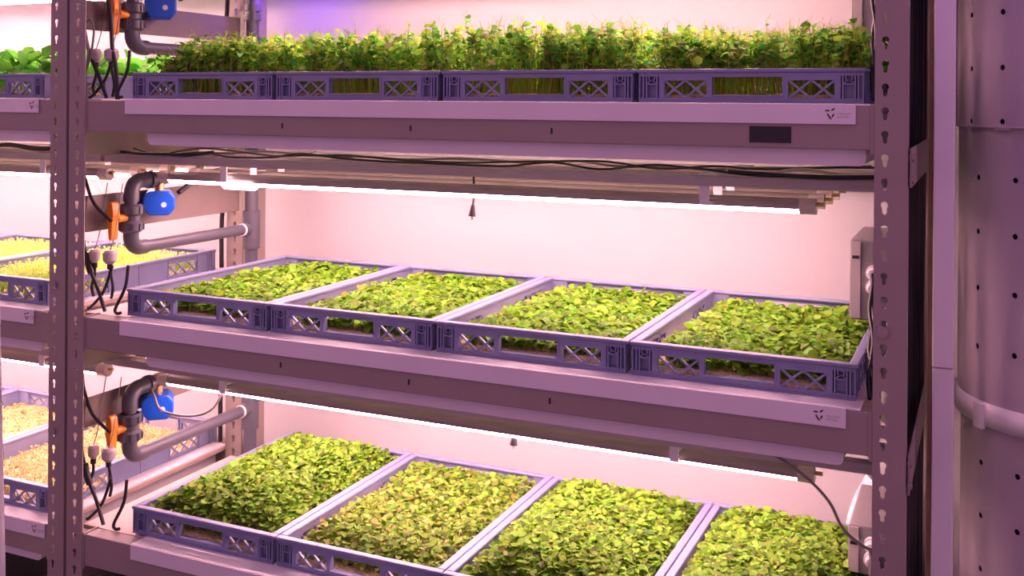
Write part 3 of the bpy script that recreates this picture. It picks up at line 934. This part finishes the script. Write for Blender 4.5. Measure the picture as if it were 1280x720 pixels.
# ------------------------------------------------------------------ control boxes on the right side
for k in range(3):
    z = {0: 1.682, 1: LV[1] + 0.020, 2: 0.640}[k]
    zt = {0: 0.20, 1: 0.155, 2: 0.093}[k]
    g0, g1 = {0: (0.150, 0.122), 1: (0.094, 0.066), 2: (0.062, 0.034)}[k]
    zend = LV[k] - 0.050 - z
    xend = {0: 0.070, 1: 0.067, 2: 0.084}[k]
    t = thing('control_box', 'grey control box with two cable glands above the ' + SHELF[k], 'control box', (1.556, 0.30, z), 'control boxes on the right side')
    bevel(MB().box(0.0, 0.073, 0.0, 0.24, 0.0, zt).build('enclosure', 'boxgrey', t), 0.003)
    o = MB().box(0.003, 0.020, -0.004, 0.0, 0.004, zt - 0.003).build('door_strip', 'plugpl', t)
    MB().box(0.005, 0.018, -0.0052, -0.004, zt - 0.036, zt - 0.030).build('latch', 'black', o)
    for zz in (g0, g1):
        g = MB(); g.cyl((0.044, 0.0, zz), (0.044, -0.012, zz), 0.014, n=16)
        g.cyl((0.044, -0.012, zz), (0.044, -0.024, zz), 0.011, 0.008, n=16)
        g.build('gland', 'whitepl', t)
    for i in range(2):
        pts = []
        for j in range(15):
            f = j / 14
            zz = (g0 if i == 0 else g1) * (1 - f) + zend * f
            a = f * 11 + i * math.pi
            am = 0.006 * min(1, f * 4)
            pts.append((0.044 + (xend - 0.044) * f + am * math.cos(a) * 0.6, -0.026 - 0.27 * f + am * math.sin(a), zz))
        MB().tube(pts, 0.0036, n=6, sub=3).build('lead', 'black', t)

# bundle of cables running up behind the right-hand post
rr = random.Random(3)
for i in range(14):
    y = 0.06 + 0.037 * i; x = 1.656 + 0.018 * (i / 13) + 0.001 * (i % 2)
    pts = [(x + rr.uniform(-0.0015, 0.0015), y + rr.uniform(-0.010, 0.010), 0.02 + 0.22 * j) for j in range(11)]
    cable('power_cable', pts, rr.uniform(0.0055, 0.0072), B, 'black power cable rising in the bundle behind the right-hand post', 'cable bundle behind the right-hand post', n=7, sub=4)
# wooden edge strip by the rear post
w = MB(); w.box(1.7055, 1.7130, 0.125, 0.16, 0.0, 2.4)
tag(w.build('edge_strip', mat('olive_strip', (0.20, 0.13, 0.05), 0.6, var=0.2, scale=30)), 'narrow brown upright strip on the edge of the pale panel beside the cables', 'strip')
pn = thing('upright_panel', 'narrow pale upright board between the rack and the air duct', 'panel', (1.7135, 0.12, 0.0))
bevel(MB().box(0.0, 0.034, 0.0, 0.04, 0.0, 1.095).build('lower_board', 'whitepl', pn), 0.002)
bevel(MB().box(0.0, 0.034, -0.003, 0.04, 1.097, 2.4).build('upper_board', 'whitepl', pn), 0.002)
# crumpled film behind the lowest control box
fm = MB()
fm.tube([(1.535, 0.675, 0.55), (1.540, 0.675, 0.60), (1.552, 0.675, 0.64), (1.566, 0.675, 0.67), (1.580, 0.675, 0.70)], 0.030, n=9, sub=4)
tag(fm.build('foil_bag', 'whitepl'), 'pale crumpled film bag behind the lowest control box', 'bag')

# ------------------------------------------------------------------ perforated air duct
DUCT = thing('air_duct', 'large pale perforated air duct standing beside the rack', 'duct', (1.955, 0.35, 0.0))
def duct_section(R, z0, z1, holes, hr=0.0050, n=72, tilt=0.0):
    """cylinder wall with real round holes; holes = (angle in degrees from -x towards -y, z)"""
    m = MB()
    def P(a, z, r=R):
        th = math.pi + a                     # a = 0 looks to -x, grows towards -y
        return (r * math.cos(th), r * math.sin(th), z)
    cols = sorted({round(math.radians(h[0]), 5) for h in holes})
    ca = 0.030 / R
    # angular breaks
    zrows = sorted({h[1] for h in holes})
    segs = []
    cur = 0.0
    for c in cols:
        segs.append((cur, c - ca / 2, None)); segs.append((c - ca / 2, c + ca / 2, c)); cur = c + ca / 2
    segs.append((cur, 2 * math.pi, None))
    for a0, a1, c in segs:
        if a1 <= a0: continue
        k = max(1, int(math.ceil((a1 - a0) / (2 * math.pi / n))))
        if c is None:
            for i in range(k):
                b0 = a0 + (a1 - a0) * i / k; b1 = a0 + (a1 - a0) * (i + 1) / k
                m.add([P(b0, z0), P(b1, z0), P(b1, z1), P(b0, z1)], [(0, 1, 2, 3)], True)
        else:
            hz = sorted(h[1] for h in holes if abs(math.radians(h[0]) - c) < 1e-4)
            zc = z0
            half = 0.015
            for z in hz:
                if z - half > zc: m.add([P(a0, zc), P(a1, zc), P(a1, z - half), P(a0, z - half)], [(0, 1, 2, 3)], True)
                N = 16
                vs = []
                for i in range(N):
                    t = 2 * math.pi * i / N
                    s_, q = math.cos(t), math.sin(t)
                    kk = 1 / max(abs(s_), abs(q))
                    vs.append(P(c + s_ * kk * ca / 2, z + q * kk * half))
                for i in range(N):
                    t = 2 * math.pi * i / N
                    vs.append(P(c + hr * math.cos(t) / R, z + hr * math.sin(t)))
                for i in range(N):
                    t = 2 * math.pi * i / N
                    vs.append(P(c + hr * math.cos(t) / R, z + hr * math.sin(t), R - 0.0012))
                fs = []
                for i in range(N):
                    j = (i + 1) % N
                    fs += [(i, j, N + j, N + i), (N + i, N + j, 2 * N + j, 2 * N + i)]
                m.add(vs, fs, False)
                zc = z + half
            if z1 > zc: m.add([P(a0, zc), P(a1, zc), P(a1, z1), P(a0, z1)], [(0, 1, 2, 3)], True)
    me = m.mesh('duct_sleeve', 'duct')
    me.polygons.foreach_set('use_smooth', np.ones(len(me.polygons), bool))
    nr = []
    for v in me.vertices:
        d = Vector((v.co.x, v.co.y, 0.0)).normalized(); nr.append(tuple(d))
    me.normals_split_custom_set_from_vertices(nr)
    return me
zr = lambda v: 1.55 - (v - 127.0) / 690.0
up = [(a, zr(v)) for v in (-50, 15, 82, 147) for a in (30, 51, 70, 89, 108)]
lo = [(a, zr(v)) for v in (217, 284, 354, 426) for a in (34, 57, 78, 99)]
lo2 = [(a, zr(v)) for v in (570, 636, 702, 768) for a in (35, 58, 79, 100)]
obj('upper_sleeve', duct_section(0.212, zr(153), 2.6, up), DUCT)
obj('middle_sleeve', duct_section(0.206, zr(508), zr(153) - 0.001, lo), DUCT)
obj('lower_sleeve', duct_section(0.200, 0.02, zr(508) - 0.001, lo2), DUCT)
def ring(R0, R1, z0, z1, n=64):
    m = MB()
    vs = []
    for r, z in ((R0, z0), (R1, z0), (R1, z1), (R0, z1)):
        vs += [(r * math.cos(2 * math.pi * i / n), r * math.sin(2 * math.pi * i / n), z) for i in range(n)]
    fs = []
    for k in range(4):
        for i in range(n):
            j = (i + 1) % n
            fs.append((k * n + i, k * n + j, ((k + 1) % 4) * n + j, ((k + 1) % 4) * n + i))
    m.add(vs, fs, True)
    return m
for zc, rc in ((2.6, 0.212), (0.02, 0.200)):
    MB().cyl((0, 0, zc), (0, 0, zc + 0.004), rc, n=48).build('end_plate', 'duct', DUCT)  # unseen discs added to shut ambient light out, so the holes look dark
ring(0.2005, 0.2125, zr(153) - 0.003, zr(153)).build('sleeve_hem', 'duct', DUCT)
st = ring(0.199, 0.2105, zr(520), zr(492)).build('strap', 'whitepl', DUCT)
tag(st, 'pale clamping strap')
an = math.pi + math.radians(38)
MB().box(-0.004, 0.004, -0.011, 0.011, zr(524), zr(494), Matrix.Translation((0.212 * math.cos(an), 0.212 * math.sin(an), 0)) @ Matrix.Rotation(an, 4, 'Z')).build('strap_buckle', 'whitepl', st)

# ------------------------------------------------------------------ slim pole at the end of the neighbouring rack's shelf
t = MB(); t.tube([(-0.197, -0.15, 0.0), (-0.262, -0.15, 1.70), (-0.281, -0.15, 2.2)], 0.008, n=10, curve=False)
tag(t.build('support_rod', 'whitepl'), 'slim pale upright rod standing in front of the neighbouring rack', 'rod')

# ------------------------------------------------------------------ black water tanks on the floor below the bottom shelves
for off, nm in ((0.0, 'main rack'), (LOFF, 'neighbouring rack')):
    t = thing('water_tank', 'low black plastic water tank on the floor under the ' + nm, 'tank', (off, 0, 0))
    bevel(MB().box(0.02, 1.58, 0.05, 0.57, 0.0, 0.30).build('body', 'tank', t), 0.01)
    bevel(MB().box(0.0, 1.60, 0.03, 0.59, 0.30, 0.325).build('lid', 'tank', t), 0.006)
    for x in (0.3, 0.8, 1.3): MB().box(x, x + 0.03, 0.038, 0.05, 0.01, 0.30).build('rib', 'tank', t)

# violet LED lamps above the frame
for lb, loc, sc in (('small violet LED lamp by the rear post above the pea shoots', (-0.01, 0.60, 1.86), 1.0),
                    ('round violet LED pendant hanging above the air duct', (1.95, -0.25, 2.35), 2.8)):
    t = thing('violet_lamp', lb, 'lamp', loc)
    MB().cyl((0, 0, 0.0), (0, 0, 0.05 * sc), 0.02 * sc, 0.012 * sc, n=14).build('socket', 'whitepl', t)
    MB().cyl((0, 0, -0.02 * sc), (0, 0, 0.0), 0.014 * sc, 0.02 * sc, n=14).build('bulb', 'violet' if sc > 1 else 'violet_bright', t)
    MB().cyl((0, 0, 0.05 * sc), (0, 0, 3.2 - loc[2] if sc > 1 else 0.12), 0.003, n=6).build('cord', 'black', t)
